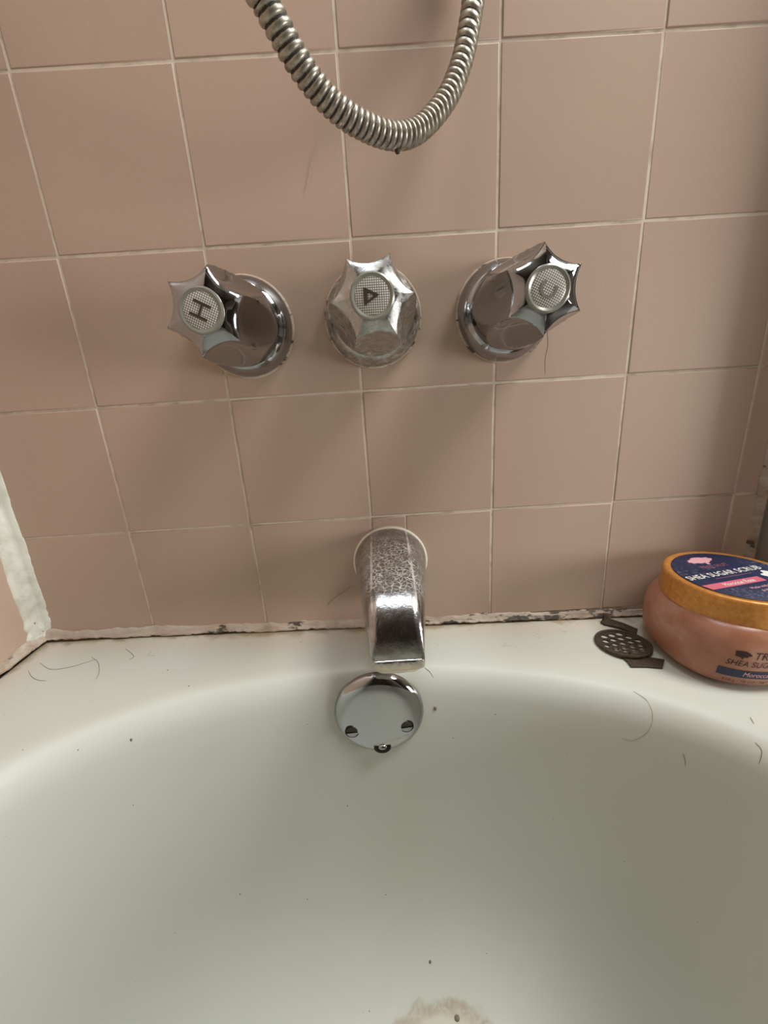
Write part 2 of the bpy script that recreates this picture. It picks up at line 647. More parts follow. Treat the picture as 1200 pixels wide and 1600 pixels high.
def put_tile(a0, a1, z0, z1, wall, side=False, gl=GR, gr=GR):
    w, h = (a1 - gr) - (a0 + gl), (z1 - GR) - (z0 + GR)
    key = (round(w, 4), round(h, 4))
    if key not in tile_cache:
        tile_cache[key] = tile_mesh(w, h)
    o = bpy.data.objects.new('tile', tile_cache[key])
    COL.objects.link(o)
    c = (a0 + gl + a1 - gr) / 2
    j = random.uniform(-0.00025, 0.00025)
    tilt = (random.uniform(-1, 1) * 0.0025, 0, random.uniform(-1, 1) * 0.0025)
    if side:
        o.location = (X_L + j, c, (z0 + z1) / 2)
        o.rotation_euler = (0, tilt[0], PI / 2 + tilt[2])
    else:
        o.location = (c, j, (z0 + z1) / 2)
        o.rotation_euler = tilt
    md = o.modifiers.new('weighted', 'WEIGHTED_NORMAL')
    md.keep_sharp = True
    o.parent = wall


rows = [(Z1 - (j + 1) * PITCH, Z1 - j * PITCH) for j in range(-6, 4)]
for (z0, z1) in rows:
    for k in range(-1, 6):
        a0, a1 = k * PITCH, (k + 1) * PITCH
        if k == -1:
            a0 = X_L
        if k == 5:
            a1 = X_R
        cuts = []
        if abs(z1 - (Z1 - 3 * PITCH)) < 1e-6:
            if k == 2:
                cuts = [0.2512]
        xs = [a0] + cuts + [a1]
        for i in range(len(xs) - 1):
            put_tile(xs[i], xs[i + 1], z0, z1, wall_back, False, 0.0003 if i > 0 else GR, 0.0003 if i < len(xs) - 2 else GR)
    for k in range(8):
        put_tile(-(k + 1) * PITCH, -k * PITCH, z0, z1, wall_left, True)

# grey door jamb closing the tiling off
jv, jf = [], []
for a in ((X_R, X_R + 0.034, -0.004, 0.0008, 0.385, 1.95), (X_R + 0.004, X_R + 0.008, -0.045, -0.004, 0.385, 1.95),
          (X_R + 0.028, X_R + 0.032, -0.045, -0.004, 0.385, 1.95), (X_R + 0.004, X_R + 0.012, -0.049, -0.045, 0.385, 1.95)):
    v, f = box_data(*a)
    jf += [tuple(i + len(jv) for i in q) for q in f]
    jv += v
tag(mesh_obj('trim_1', jv, jf, M['jamb'], None, False), kind='structure')


# ================================================================== bathtub
XC, A0, B0, YE = 0.224, 0.287, 0.150, -0.050
Y_FAR = -1.50
PROF = [(0.0, 0.0), (0.005, -0.0006), (0.010, -0.0025), (0.0145, -0.006), (0.018, -0.0105), (0.0205, -0.0165), (0.022, -0.024),
        (0.0232, -0.045), (0.025, -0.08), (0.0275, -0.13), (0.031, -0.18), (0.035, -0.215), (0.040, -0.240), (0.047, -0.262),
        (0.057, -0.281), (0.070, -0.296), (0.086, -0.307), (0.105, -0.313), (0.130, -0.316)]
NE = 40


def outline(n):
    """plan of the basin at inset n from the rim edge: elliptical tap end, straight sides, elliptical far end"""
    a, bb = A0 - n, B0 - 0.45 * n
    ye, yf = YE - n, Y_FAR + 0.06 + n
    pts = []
    for i in range(NE + 1):
        t = PI - PI * i / NE
        pts.append((XC + a * math.cos(t), ye - bb + bb * math.sin(t)))
    for i in range(1, 13):
        s = i / 13
        pts.append((XC + a, (ye - bb) * (1 - s) + (yf + bb) * s))
    for i in range(NE + 1):
        t = -PI * i / NE
        pts.append((XC + a * math.cos(t), yf + bb + bb * math.sin(t)))
    for i in range(1, 13):
        s = i / 13
        pts.append((XC - a, (yf + bb) * (1 - s) + (ye - bb) * s))
    return pts


XO0, XO1, YO0, YO1 = X_L + 0.0005, X_R + 0.045, -0.0005, Y_FAR


def outer_pt(q):
    x, y = q
    cy1, cy0 = YE - B0, Y_FAR + 0.06 + B0
    if cy0 < y < cy1:
        return (XO0 if x < XC else XO1, y)
    cy = cy1 if y >= cy1 else cy0
    dx, dy = x - XC, y - cy
    ts = []
    if abs(dx) > 1e-9:
        ts.append(((XO1 if dx > 0 else XO0) - XC) / dx)
    if abs(dy) > 1e-9:
        ts.append(((YO0 if dy > 0 else YO1) - cy) / dy)
    t = min(ts)
    return (XC + dx * t, cy + dy * t)


rim = outline(0.0)
out = [outer_pt(q) for q in rim]
# pull the nearest ring points onto the true corners of the rim
for cx in (XO0, XO1):
    for cy in (YO0, YO1):
        k = min(range(len(out)), key=lambda i: (out[i][0] - cx) ** 2 + (out[i][1] - cy) ** 2)
        out[k] = (cx, cy)


def tz(x, z):
    return z + SLOPE * (x - 0.111)


rings = []
rings.append([(x, y, 0.0) for x, y in out])
rings.append([(x, y, tz(x, 0.394)) for x, y in out])
rings.append([(x + (0.003 if x < XO0 + 1e-4 else -0.003 if x > XO1 - 1e-4 else 0), y, tz(x, 0.3995)) for x, y in out])
for s in (0.25, 0.5, 0.75):
    rings.append([(a[0] * (1 - s) + b_[0] * s, a[1] * (1 - s) + b_[1] * s, tz(a[0] * (1 - s) + b_[0] * s, 0.400)) for a, b_ in zip(out, rim)])
for n, dz in PROF:
    rings.append([(x, y, tz(x, 0.400 + dz)) for x, y in outline(n)])
tv, tf = loft(rings, True, False, True)
tub = mesh_obj('bathtub', tv, tf, M['tub'], None, True, 50)
tag(tub, 'old white porcelain bathtub with grimy ledge below the pink tiles', 'bathtub')
TUB_BVH = BVHTree.FromPolygons([Vector(v) for v in tv], tf)


def tub_at(u, v, lift=0.0):
    """point of the bath surface seen along a measured direction of the photograph"""
    d = (AX_R * ((u - 600) / FPX) + AX_D * ((v - 800) / FPX) + AX_F).normalized()
    h, nrm, i, dist = TUB_BVH.ray_cast(CAM, d)
    if nrm.dot(d) > 0:
        nrm = -nrm
    return h + nrm * lift


def wall_at(u, v, y=0.0):
    d = AX_R * ((u - 600) / FPX) + AX_D * ((v - 800) / FPX) + AX_F
    return CAM + d * ((y - CAM.y) / d.y)


# ================================================================== sealant
def nz(x, s, o=0.0):
    return noise.noise(Vector((x * s, o, 0.37)))


def bead(name, along_x, a0, a1, step, seed):
    """sealant bead over the joint of wall and bath: rises on the tile, rounds out, ragged lower edge"""
    rings = []
    n = int(abs(a1 - a0) / step)
    for i in range(n + 1):
        a = a0 + (a1 - a0) * i / n
        x = a if along_x else X_L
        corner = math.exp(-(a - X_L if along_x else -a) / 0.03)
        hgt = 0.0085 + 0.0026 * nz(a, 25, seed) + 0.0016 * nz(a, 140, seed) + 0.0008 * nz(a, 400, seed) + 0.005 * corner
        dep = 0.0042 + 0.0010 * nz(a, 60, seed + 3) + 0.003 * corner
        gap = max(0.0003, 0.0012 + 0.0015 * nz(a, 30, seed + 7) + 0.0011 * nz(a, 170, seed + 9) + 0.0007 * nz(a, 420, seed) + 0.0018 * math.exp(-(a - X_L if along_x else -a) / 0.05))
        z = deck_z(x)
        sec = [(0.0, hgt), (-dep * 0.22, hgt * 0.94), (-dep * 0.5, hgt * 0.62), (-dep * 0.85, hgt * 0.33), (-dep, gap + 0.0012), (-dep * 0.92, gap), (0.0, gap)]
        rings.append([((a, d, z + h) if along_x else (X_L - d, a, z + h)) for d, h in sec])
    v, f = loft(rings, False)
    o = mesh_obj(name, v, f, M['mold'], None, True, 60)
    grime = []
    for i in range(n + 1):
        a = a0 + (a1 - a0) * i / n
        x = a if along_x else X_L
        z = deck_z(x)
        grime.append([((a, d, z + h) if along_x else (X_L - d, a, z + h)) for d, h in ((-0.0012, 0.006), (-0.0012, -0.001))])
    v, f = loft(grime, False)
    mesh_obj('grime', v, f, M['gap'], o, False)
    return o


tag(bead('trim_2', True, X_L, X_R, 0.0016, 1.3), kind='structure')
tag(bead('trim_3', False, 0.0, -0.75, 0.0025, 5.1), kind='structure')

# vertical corner bead
rings = []
nzs = 130
for i in range(nzs + 1):
    z = 0.409 + (1.45 - 0.409) * (i / nzs) ** 1.5
    low = math.exp(-(z - 0.41) / 0.03)
    wr = 0.0125 + 0.0012 * nz(z, 35, 2.2) + 0.0008 * nz(z, 170, 4.0) - 0.002 * low + 0.004 * low * nz(z, 260, 9.1)
    wl = 0.0155 + 0.0022 * nz(z, 30, 8.2) + 0.0012 * nz(z, 150, 6.0) + 0.003 * low + 0.006 * low * nz(z, 240, 12.4)
    q = 0.0048 + 0.0012 * nz(z, 50, 3.3) + 0.0022 * low * nz(z, 300, 1.7)
    sec = [(wr, 0.0003), (wr - 0.0006, -0.0009), (wr * 0.6, -0.0020 + 0.0006 * nz(z, 90, 11)), (q + 0.0005, -q * 0.62), (q * 0.75, -q * 1.15),
           (0.0026 + 0.0007 * nz(z, 80, 14), -wl * 0.62), (0.0010, -wl + 0.0007), (-0.0003, -wl)]
    rings.append([(X_L + a, b_, z) for a, b_ in sec])
v, f = loft(rings, False)
tag(mesh_obj('trim_4', v, f, M['caulk'], None, True, 60), kind='structure')

# stained bead in the corner at the jamb
rings = []
for i in range(61):
    z = 0.40 + 0.5 * i / 60
    wr = 0.005 + 0.0015 * nz(z, 60, 21)
    rings.append([(X_R - wr, -0.0002, z), (X_R - wr * 0.5, -0.0016, z), (X_R - 0.0006, -0.0055, z), (X_R + 0.0002, -0.006, z)])
v, f = loft(rings, False)
tag(mesh_obj('trim_5', v, f, M['brown'], None, True, 60), kind='structure')


# ================================================================== tap handles
def handle(x, z, rot, label, dull, sign, sign_rot, screw=None):
    t = empty('tap_handle', (x, 0, z))
    tag(t, label, 'tap handle', 'tap handles on the tiled wall')
    mt = M['dull'] if dull else M['chrome']
    v, f = lathe_y([(0.034, 0.0), (0.0378, -0.0002), (0.0380, -0.0014), (0.0368, -0.0022), (0.030, -0.0023)])
    mesh_obj('gasket', v, f, M['mold'], t)
    v, f = lathe_y([(0.030, -0.001), (0.0364, -0.0012), (0.0368, -0.0032), (0.0363, -0.0062), (0.0350, -0.0098), (0.0331, -0.0132), (0.0308, -0.0160), (0.0285, -0.0178), (0.026, -0.0186)], 72)
    mesh_obj('escutcheon', v, f, mt, t)
    # fluted body
    Y0, Y1 = -0.0160, -0.083
    rho = 0.0256
    per = 20
    rings = []
    NR = 36
    for i in range(NR + 1):
        s = i / NR
        y = Y0 + (Y1 - Y0) * s
        rb = 0.0296 - 0.0030 * s + 0.0012 * math.sin(PI * s)
        D = rho + 0.0190 + 0.0122 * (1 - s) ** 1.35       # flute axis comes in towards the front
        ring = []
        for k in range(6 * per):
            ph = (k % per) / per * (PI / 3) - PI / 6       # angle from the middle of the flute
            r = rb
            disc = rho * rho - (D * math.sin(ph)) ** 2
            if disc > 0:
                r = min(r, D * math.cos(ph) - math.sqrt(disc))
            r = max(r, 0.012)
            a = rot + 2 * PI * k / (6 * per)
            ring.append((r * math.cos(a), y, r * math.sin(a)))
        rings.append(ring)
    # rounded rim of the star, then the sloping front
    last = rings[-1]
    for sc, dy in ((0.985, -0.0012), (0.955, -0.0019)):
        rings.append([(p[0] * sc, Y1 + dy, p[2] * sc) for p in last])
    for fr in (0.35, 0.7, 1.0):
        ring = []
        for p in last:
            r = math.hypot(p[0], p[2])
            rr = (r * 0.955) * (1 - fr) + 0.0124 * fr
            ring.append((p[0] / r * rr, Y1 - 0.0019 - 0.0036 * fr, p[2] / r * rr))
        rings.append(ring)
    v, f = loft(rings, True, True, True)
    mesh_obj('handle_body', v, f, mt, t, True, 32)
    # index button
    yb = Y1 - 0.0050
    v, f = lathe_y([(0.0130, yb), (0.0132, yb - 0.0020), (0.0129, yb - 0.0030), (0.0120, yb - 0.0035), (0.0111, yb - 0.0031), (0.0103, yb - 0.0027), (0.0098, yb - 0.0012)], 56)
    mesh_obj('button_ring', v, f, M['ring'], t)
    v, f = lathe_y([(0.0104, yb - 0.001), (0.0104, yb - 0.0026), (0.0096, yb - 0.0030), (0.006, yb - 0.0032), (0.0, yb - 0.0033)], 48)
    disc = mesh_obj('index_button', v, f, M['index'], t)
    disc.rotation_euler = (0, -sign_rot, 0)
    # the sign, laid flat on the button
    polys = []
    if sign == 'H':
        polys = [[(-0.0045, -0.0052), (-0.0030, -0.0052), (-0.0030, 0.0052), (-0.0045, 0.0052)],
                 [(0.0030, -0.0052), (0.0045, -0.0052), (0.0045, 0.0052), (0.0030, 0.0052)],
                 [(-0.0030, -0.0006), (0.0030, -0.0006), (0.0030, 0.0006), (-0.0030, 0.0006)]]
    elif sign == 'C':
        n = 22
        arc = [math.radians(48 + (312 - 48) * i / n) for i in range(n + 1)]
        for i in range(n):
            a, b_ = arc[i], arc[i + 1]
            polys.append([(0.0052 * math.cos(a), 0.0052 * math.sin(a)), (0.0052 * math.cos(b_), 0.0052 * math.sin(b_)),
                          (0.0036 * math.cos(b_), 0.0036 * math.sin(b_)), (0.0036 * math.cos(a), 0.0036 * math.sin(a))])
    else:
        polys = [[(-0.0046, -0.0050), (-0.0026, -0.0024), (-0.0028, 0.0018), (-0.0046, 0.0046)],
                 [(-0.0046, 0.0046), (-0.0028, 0.0018), (0.0014, 0.0002), (0.0042, 0.0004)],
                 [(-0.0046, -0.0050), (0.0042, 0.0004), (0.0014, 0.0002), (-0.0026, -0.0024)]]
    sv, sf = [], []
    for q in polys:
        b0 = len(sv)
        for yy in (yb - 0.0030, yb - 0.0037):
            sv += [(px, yy, pz) for px, pz in q]
        m = len(q)
        sf.append(tuple(b0 + m + i for i in range(m)))
        for i in range(m):
            sf.append((b0 + i, b0 + (i + 1) % m, b0 + m + (i + 1) % m, b0 + m + i))
    mesh_obj('sign', sv, sf, M['letter_pale'] if sign == 'C' else M['letter'], disc, False)
    if screw is not None:
        rr = 0.0296
        v, f = lathe_y([(0.0, 0.0008), (0.0026, 0.0008), (0.0026, -0.0006), (0.0016, -0.0007), (0.0012, 0.0002), (0.0, 0.0003)], 20)
        o = mesh_obj('set_screw', v, f, M['gap'], t)
        o.location = (rr * math.cos(screw), -0.0235, rr * math.sin(screw))
        o.rotation_euler = (0.06, 0, 0)
        o.rotation_euler = Vector((math.cos(screw), 0.0, math.sin(screw))).to_track_quat('-Y', 'Z').to_euler()
    return t


handle(0.1325, 0.6735, math.radians(17), 'chrome six-pointed tap handle with an H on its button', False, 'H', math.radians(62))
handle(0.2327, 0.6755, math.radians(3), 'limescale-dulled six-pointed handle with an arrow on its button', True, 'arrow', 0.0)
handle(0.3355, 0.6735, math.radians(32), 'bright chrome six-pointed tap handle with a C on its button', False, 'C', math.radians(62), math.radians(197))


# ================================================================== spout
SX, SZ = 0.2348, 0.4665
sp = empty('tub_spout', (SX, 0, SZ))
tag(sp, 'scaly chrome tub spout with crusted tip on the tiled wall', 'spout')


def spout_ring(y):
    s = min(1.0, -y / 0.118)
    hw = 0.033 + (0.0185 - 0.033) * (s ** 1.15)                 # half width
    zt = 0.0330 - 0.0185 * s ** 1.2
    if y < -0.086:
        q = min(1.0, (-0.086 - y) / 0.033)
        zt -= 0.034 * (1 - math.sqrt(max(0.0, 1 - q * q)))
    zb = -0.0330 + 0.004 * s
    e = 2.0 + 2.2 * s                                            # round at the wall, boxy at the tip
    ring = []
    zc, zh = (zt + zb) / 2, (zt - zb) / 2
    for k in range(64):
        t = 2 * PI * k / 64
        c, d = math.cos(t), math.sin(t)
        x = hw * math.copysign(abs(c) ** (2 / e), c)
        z = zc + zh * math.copysign(abs(d) ** (2 / e), d)
        # flat strip along the back of the spout
        ring.append((x, y, min(z, zt - 0.0010 * min(1, s * 4) if abs(x) < 0.0158 else z)))
    return ring


ys = [-0.0012 - 0.0848 * i / 24 for i in range(25)] + [-0.086 - 0.0330 * math.sin(PI / 2 * i / 18) for i in range(1, 19)]
rings = [spout_ring(y) for y in ys]
lr = rings[-1]
cz = sum(p[2] for p in lr) / len(lr)
for sc, dy in ((0.97, -0.0004), (0.90, -0.0010), (0.6, -0.0014)):
    rings.append([(p[0] * sc, lr[0][1] + dy, cz + (p[2] - cz) * sc) for p in lr])
v, f = loft(rings, True, True, True)
mesh_obj('spout_body', v, f, M['spout'], sp, True, 70)
v, f = lathe_y([(0.030, 0.0), (0.0345, -0.0001), (0.0346, -0.0016), (0.0335, -0.0026), (0.030, -0.0026)], 56)
mesh_obj('sealant_ring', v, f, M['gasketw'], sp)
# mineral crust hanging from the lip
rings = []
NK = 60
for lay in range(4):
    ring = []
    for k in range(NK):
        t = 2 * PI * k / NK
        c, d = math.cos(t), math.sin(t)
        e = 0.55
        bx = 0.0186 * math.copysign(abs(c) ** e, c)
        by = -0.0985 + 0.0205 * math.copysign(abs(d) ** e, d)
        jj = 0.0009 * noise.noise(Vector((bx * 300, by * 300, lay * 1.7)))
        sc = (1.0 + (0.02, 0.05, 0.04, -0.1)[lay]) + jj * 30
        ring.append((bx * sc, -0.0985 + (by + 0.0985) * sc, -0.0285 + (0.006, 0.002, -0.002, -0.0035)[lay] + 1.5 * jj))
    rings.append(ring)
v, f = loft(rings, True, False, True)
mesh_obj('mineral_crust', v, f, M['gasketw'], sp, True, 60)

# ================================================================== overflow plate
op = empty('overflow_plate', (0.2170, -0.0745, tz(0.217, 0.3655)), (math.radians(-3.0), 0, 0))
tag(op, 'round chrome overflow plate with two slotted screws inside the bathtub', 'overflow plate')
v, f = lathe_y([(0.0375, 0.0005), (0.0376, -0.0012), (0.0370, -0.0032), (0.0356, -0.0050), (0.0334, -0.0064), (0.0305, -0.0075), (0.027, -0.0082), (0.022, -0.0088), (0.015, -0.0093), (0.008, -0.0096), (0.0, -0.0097)], 80)
mesh_obj('plate', v, f, M['plate'], op, True, 60)
for px, pz, ra in ((-0.0232, -0.0115, -0.06), (0.0222, -0.0095, -0.12)):
    v, f = lathe_y([(0.0, -0.0084), (0.0060, -0.0084), (0.0060, -0.0089), (0.0056, -0.0091), (0.0050, -0.0088), (0.0, -0.0088)], 32)
    h = mesh_obj('screw', v, f, M['gap'], op)
    h.location = (px, 0.0003, pz)
    h.rotation_euler = (0, ra, 0)
    n = 14
    for name, t0, t1, y0 in (('screw_head', PI + 0.12, 2 * PI - 0.12, -0.0096), ('screw_head', 0.12, PI - 0.12, -0.0092)):
        pts = [(0.0048 * math.cos(t0 + (t1 - t0) * i / n), 0.0048 * math.sin(t0 + (t1 - t0) * i / n)) for i in range(n + 1)]
        rings = [[(x, -0.0087, z) for x, z in pts], [(x, y0, z) for x, z in pts], [(x * 0.85, y0 - 0.0004, z * 0.85 - 0.0003) for x, z in pts]]
        v, f = loft(rings, True, False, True)
        mesh_obj(name, v, f, M['chrome'] if t0 > 1 else M['core'], h, True, 40)  # upper half of the chrome head has its shade painted near-black
v, f = lathe_y([(0.0, 0.0), (0.0085, 0.0), (0.0085, -0.0012), (0.0075, -0.0016), (0.0066, -0.0004), (0.0, -0.0003)], 36)
ls = mesh_obj('lever_slot', v, f, M['gap'], op)
ls.location = (0.0010, -0.0073, -0.0298)
ls.rotation_euler = (math.radians(-24), 0, 0)
ls.scale = (0.85, 1, 0.55)
v, f = lathe_y([(0.0, -0.0028), (0.0022, -0.0026), (0.0040, -0.0016), (0.0046, -0.0002), (0.0046, 0.001), (0.0, 0.001)], 28)
mesh_obj('lever_tip', v, f, M['chrome'], ls)

# ================================================================== shower hose
HP = [(0.330, -0.006, 1.42), (0.327, -0.014, 1.30), (0.318, -0.014, 1.10), (0.312, -0.014, 0.95), (0.3079, -0.016, 0.8597), (0.3067, -0.018, 0.8495), (0.3045, -0.021, 0.8386), (0.2978, -0.028, 0.8147), (0.2859, -0.038, 0.7911),
      (0.2674, -0.050, 0.7714), (0.2499, -0.061, 0.7641), (0.2296, -0.072, 0.7666), (0.2142, -0.080, 0.7742), (0.2029, -0.087, 0.7847),
      (0.1951, -0.092, 0.7959), (0.1896, -0.095, 0.8049), (0.1866, -0.097, 0.8094), (0.170, -0.104, 0.85), (0.150, -0.106, 0.95), (0.145, -0.10, 1.10), (0.150, -0.075, 1.28), (0.155, -0.03, 1.40), (0.155, -0.006, 1.43)]
path = catmull(HP, 24)
# arc length resample
acc = [0.0]
for a, b_ in zip(path, path[1:]):
    acc.append(acc[-1] + (b_ - a).length)


def at_len(s):
    import bisect
    i = min(max(bisect.bisect_right(acc, s) - 1, 0), len(path) - 2)
    t = (s - acc[i]) / max(acc[i + 1] - acc[i], 1e-9)
    return path[i].lerp(path[i + 1], min(max(t, 0), 1))


def turn_pitch(p):
    # coils are squeezed at the bottom of the loop and stretched in the legs
    low = max(0.0, min(1.0, (0.83 - p.z) / 0.06))
    return 0.0057 * (1 - low) + 0.0036 * low


hose_root = empty('shower_hose', (0, 0, 0))
tag(hose_root, 'ribbed metal shower hose hanging in a loop against the pink tiles', 'hose')
R_H = 0.0071
rings, core = [], []
s, ph = 0.0, 0.0
SEG = 28
prev_u = Vector((0, 1, 0))
total = acc[-1]
PER = 9
while s < total:
    p = at_len(s)
    t = (at_len(min(s + 0.002, total)) - at_len(max(s - 0.002, 0))).normalized()
    u = (prev_u - t * prev_u.dot(t)).normalized()
    prev_u = u
    v_ = t.cross(u)
    ring, cr = [], []
    for k in range(SEG):
        a = 2 * PI * k / SEG
        q = (ph + k / SEG) % 1.0
        # rounded coil with a narrow groove
        if q < 0.20:
            rr = R_H - 0.0019
        else:
            b_ = (q - 0.20) / 0.80
            rr = R_H - 0.00075 * abs(2 * b_ - 1) ** 2.6
        d = math.cos(a) * u + math.sin(a) * v_
        ring.append(p + rr * d)
        cr.append(p + (R_H - 0.0011) * d)
    rings.append(ring)
    core.append(cr)
    s += turn_pitch(p) / PER
    ph += 1.0 / PER
v, f = loft(rings, True, True, True)
mesh_obj('coil', v, f, M['hose'], hose_root, True, 60)
core = core[::6]
v, f = loft(core, True, True, True)
mesh_obj('inner_tube', v, f, M['core'], hose_root, True, 60)
for e, d in ((HP[0], 1), (HP[-1], -1)):
    v, f = lathe_y([(0.004, 0.004), (0.013, 0.004), (0.013, -0.004), (0.010, -0.012), (0.006, -0.013)], 32)
    o = mesh_obj('wall_nut', v, f, M['chrome'], hose_root)
    o.location = e
bpt = wall_at(621, 234, -0.060)
v, f = lathe_z([(0.0, -0.0030), (0.0011, -0.0027), (0.0017, -0.0016), (0.0016, -0.0004), (0.0010, 0.0012), (0.0, 0.0016)], 14)
o = mesh_obj('rust_drip', v, f, M['rust'], hose_root)
o.location = bpt + Vector((0, 0, 0.0008))

# ================================================================== jar of scrub
JX, JY = 0.5090, -0.0590
JZ = deck_z(JX) + 0.0006
jar = empty('cosmetic_jar', (JX, JY, JZ), (0, math.radians(1.39), 0))
jar.scale = (1.05, 1.05, 1.03)
tag(jar, 'round pink scrub jar with copper lid and navy label on the ledge', 'jar')
sq = lambda t: 1.0 / ((abs(math.cos(t)) ** 2.5 + abs(math.sin(t)) ** 2.5) ** (1 / 2.5))
R_J = 0.0515
body_prof = [(0.0, 0.0), (0.036, 0.0), (0.0415, 0.0008), (0.0462, 0.0035), (0.0492, 0.008), (0.0508, 0.015), (R_J, 0.024), (0.0514, 0.033), (0.0502, 0.041), (0.0480, 0.0465), (0.0450, 0.0495), (0.043, 0.0505)]
v, f = lathe_z(body_prof, 96, shape=sq)
mesh_obj('jar_body', v, f, M['jar'], jar, True, 60)
lid_prof = [(0.040, 0.0485), (0.0455, 0.0487), (0.0464, 0.0495), (0.0466, 0.053), (0.0464, 0.0665), (0.0458, 0.0684), (0.0446, 0.0692), (0.0430, 0.0692), (0.0418, 0.0686), (0.041, 0.0684), (0.0, 0.0684)]
v, f = lathe_z(lid_prof, 96)
lid = mesh_obj('lid', v, f, M['lid'], jar, True, 40)
v, f = lathe_z([(0.0405, 0.0682), (0.0405, 0.0690), (0.0402, 0.0692), (0.0, 0.0692)], 80)
mesh_obj('lid_label', v, f, M['navy'], lid, True, 40)
LROT = math.radians(12.5)
LZ = 0.0692


def lid_xy(x, y):
    c, s_ = math.cos(LROT), math.sin(LROT)
    return (x * c - y * s_, x * s_ + y * c)


def extr(name, pts2, faces, z0, z1, mat, parent, mapper=lid_xy):
    n = len(pts2)
    vv = [(*mapper(x, y), z1) for x, y in pts2] + [(*mapper(x, y), z0) for x, y in pts2]
    ff = list(faces)
    cnt = {}
    for q in faces:
        for i in range(len(q)):
            a, b_ = q[i], q[(i + 1) % len(q)]
            cnt[(a, b_)] = 1
    for (a, b_) in cnt:
        if (b_, a) not in cnt:
            ff.append((a, b_, b_ + n, a + n))
    return mesh_obj(name, vv, ff, mat, parent, False)


def lid_text(s, x, y, size, mat, width=None, shear=0.0, caps=False):
    vs, fs = text_mesh(s, size, shear, caps)
    if width:
        w_ = max(q.x for q in vs)
        k = width / w_
        vs = [Vector((q.x * k, q.y, 0)) for q in vs]
    extr('lettering', [(x + q.x, y + q.y) for q in vs], fs, LZ, LZ + 0.00018, mat, lid)


# offsets below are from the lid centre, along and across the line of writing
lid_text('SHEA SUGAR SCRUB', -0.0395, 0.0012, 0.0086, M['white'], 0.0690)
lid_text('TREE HUT', -0.0145, 0.0135, 0.0062, M['mauve'], 0.027, 0, True)


def blob(cx, cy, rx, ry, n, amp, seed):
    r = []
    for k in range(n):
        t = 2 * PI * k / n
        q = 1 + amp * noise.noise(Vector((math.cos(t) * 2.2 + seed, math.sin(t) * 2.2, seed)))
        r.append((cx + rx * q * math.cos(t), cy + ry * q * math.sin(t)))
    return r


tree = blob(-0.0015, 0.0272, 0.0112, 0.0050, 40, 0.45, 3.0)
extr('tree_emblem', tree, [tuple(range(len(tree)))], LZ, LZ + 0.00018, M['palepink'], lid)
trunk = [(-0.0022, 0.0195), (0.0006, 0.0195), (0.0, 0.0240), (-0.0014, 0.0240)]
extr('tree_emblem', trunk, [(0, 1, 2, 3)], LZ, LZ + 0.00018, M['palepink'], lid)
band = [(-0.0375, -0.0145), (0.012, -0.0145), (0.012, -0.0075), (-0.0395, -0.0075)]
extr('band', band, [(0, 1, 2, 3)], LZ, LZ + 0.00014, M['pink'], lid)
vs, fs = text_mesh('Moroccan Rose', 0.0058)
k = 0.028 / max(q.x for q in vs)
extr('lettering', [(-0.024 + q.x * k, -0.0131 + q.y) for q in vs], fs, LZ + 0.0001, LZ + 0.0003, M['white'], lid)
line = [(-0.020, -0.0022), (0.014, -0.0022), (0.014, -0.0017), (-0.020, -0.0017)]
extr('rule', line, [(0, 1, 2, 3)], LZ, LZ + 0.00014, M['mauve'], lid)
lid_text('Made with Shea Butter', -0.011, -0.0215, 0.0036, M['palepink'], 0.034)
lid_text('& Moroccan Rose', -0.007, -0.0265, 0.0036, M['palepink'], 0.026)
fl = []
for k in range(60):
    t = 2 * PI * k / 60
    r = 0.0088 * (1 + 0.16 * math.cos(7 * t))
    fl.append((0.0265 + r * math.cos(t), -0.0105 + r * math.sin(t) * 0.95))
extr('flower', fl, [tuple(range(60))], LZ, LZ + 0.00022, M['white'], lid)
lid_text('18', 0.0215, -0.0135, 0.0072, M['pink'])

# printing on the body: arc length s along the girth from the start of the writing, height h
TH0 = math.radians(230)


def body_r(h):
    for (r0, z0), (r1, z1) in zip(body_prof, body_prof[1:]):
        if z0 <= h <= z1 and z1 > z0:
            return r0 + (r1 - r0) * (h - z0) / (z1 - z0)
    return R_J


def on_body(s_, h, lift):
    t = TH0 + s_ / 0.0555
    r = body_r(h) * sq(t) + lift
    return (r * math.cos(t), r * math.sin(t), h)


def body_print(name, pts2, faces, lift, mat):
    return mesh_obj(name, [on_body(x, y, lift) for x, y in pts2], faces, mat, bool(1) and jar.children[0], False)


def body_text(s, x, h, size, mat, width, shear=0.0, caps=False, lift=0.0004):
    vs, fs = text_mesh(s, size, shear, caps)
    k = width / max(q.x for q in vs)
    body_print('lettering', [(x + q.x * k, h + q.y) for q in vs], fs, lift, mat)


body_text('SHEA SUGAR SCRUB', 0.003, 0.0228, 0.0064, M['maroon'], 0.052, 0.25, True)
body_text('TREE HUT', 0.0185, 0.0292, 0.0082, M['maroon'], 0.034, 0.2, True)
tb = blob(0.0118, 0.0325, 0.0048, 0.0026, 30, 0.45, 6.0)
body_print('tree_emblem', tb, [tuple(range(30))], 0.0004, M['maroon'])
body_print('tree_emblem', [(0.0112, 0.0288), (0.0124, 0.0288), (0.0121, 0.0315), (0.0115, 0.0315)], [(0, 1, 2, 3)], 0.0004, M['maroon'])
bp_, bf_ = [], []
for i in range(25):
    x = 0.058 * i / 24
    bp_ += [(x - 0.0006, 0.0125), (x, 0.0192)]
    if i:
        bf_.append((2 * i - 2, 2 * i, 2 * i + 1, 2 * i - 1))
body_print('band', bp_, bf_, 0.0003, M['navyplain'])
body_text('Moroccan Rose', 0.0145, 0.0146, 0.0052, M['palepink'], 0.030, 0.25, False, 0.0007)
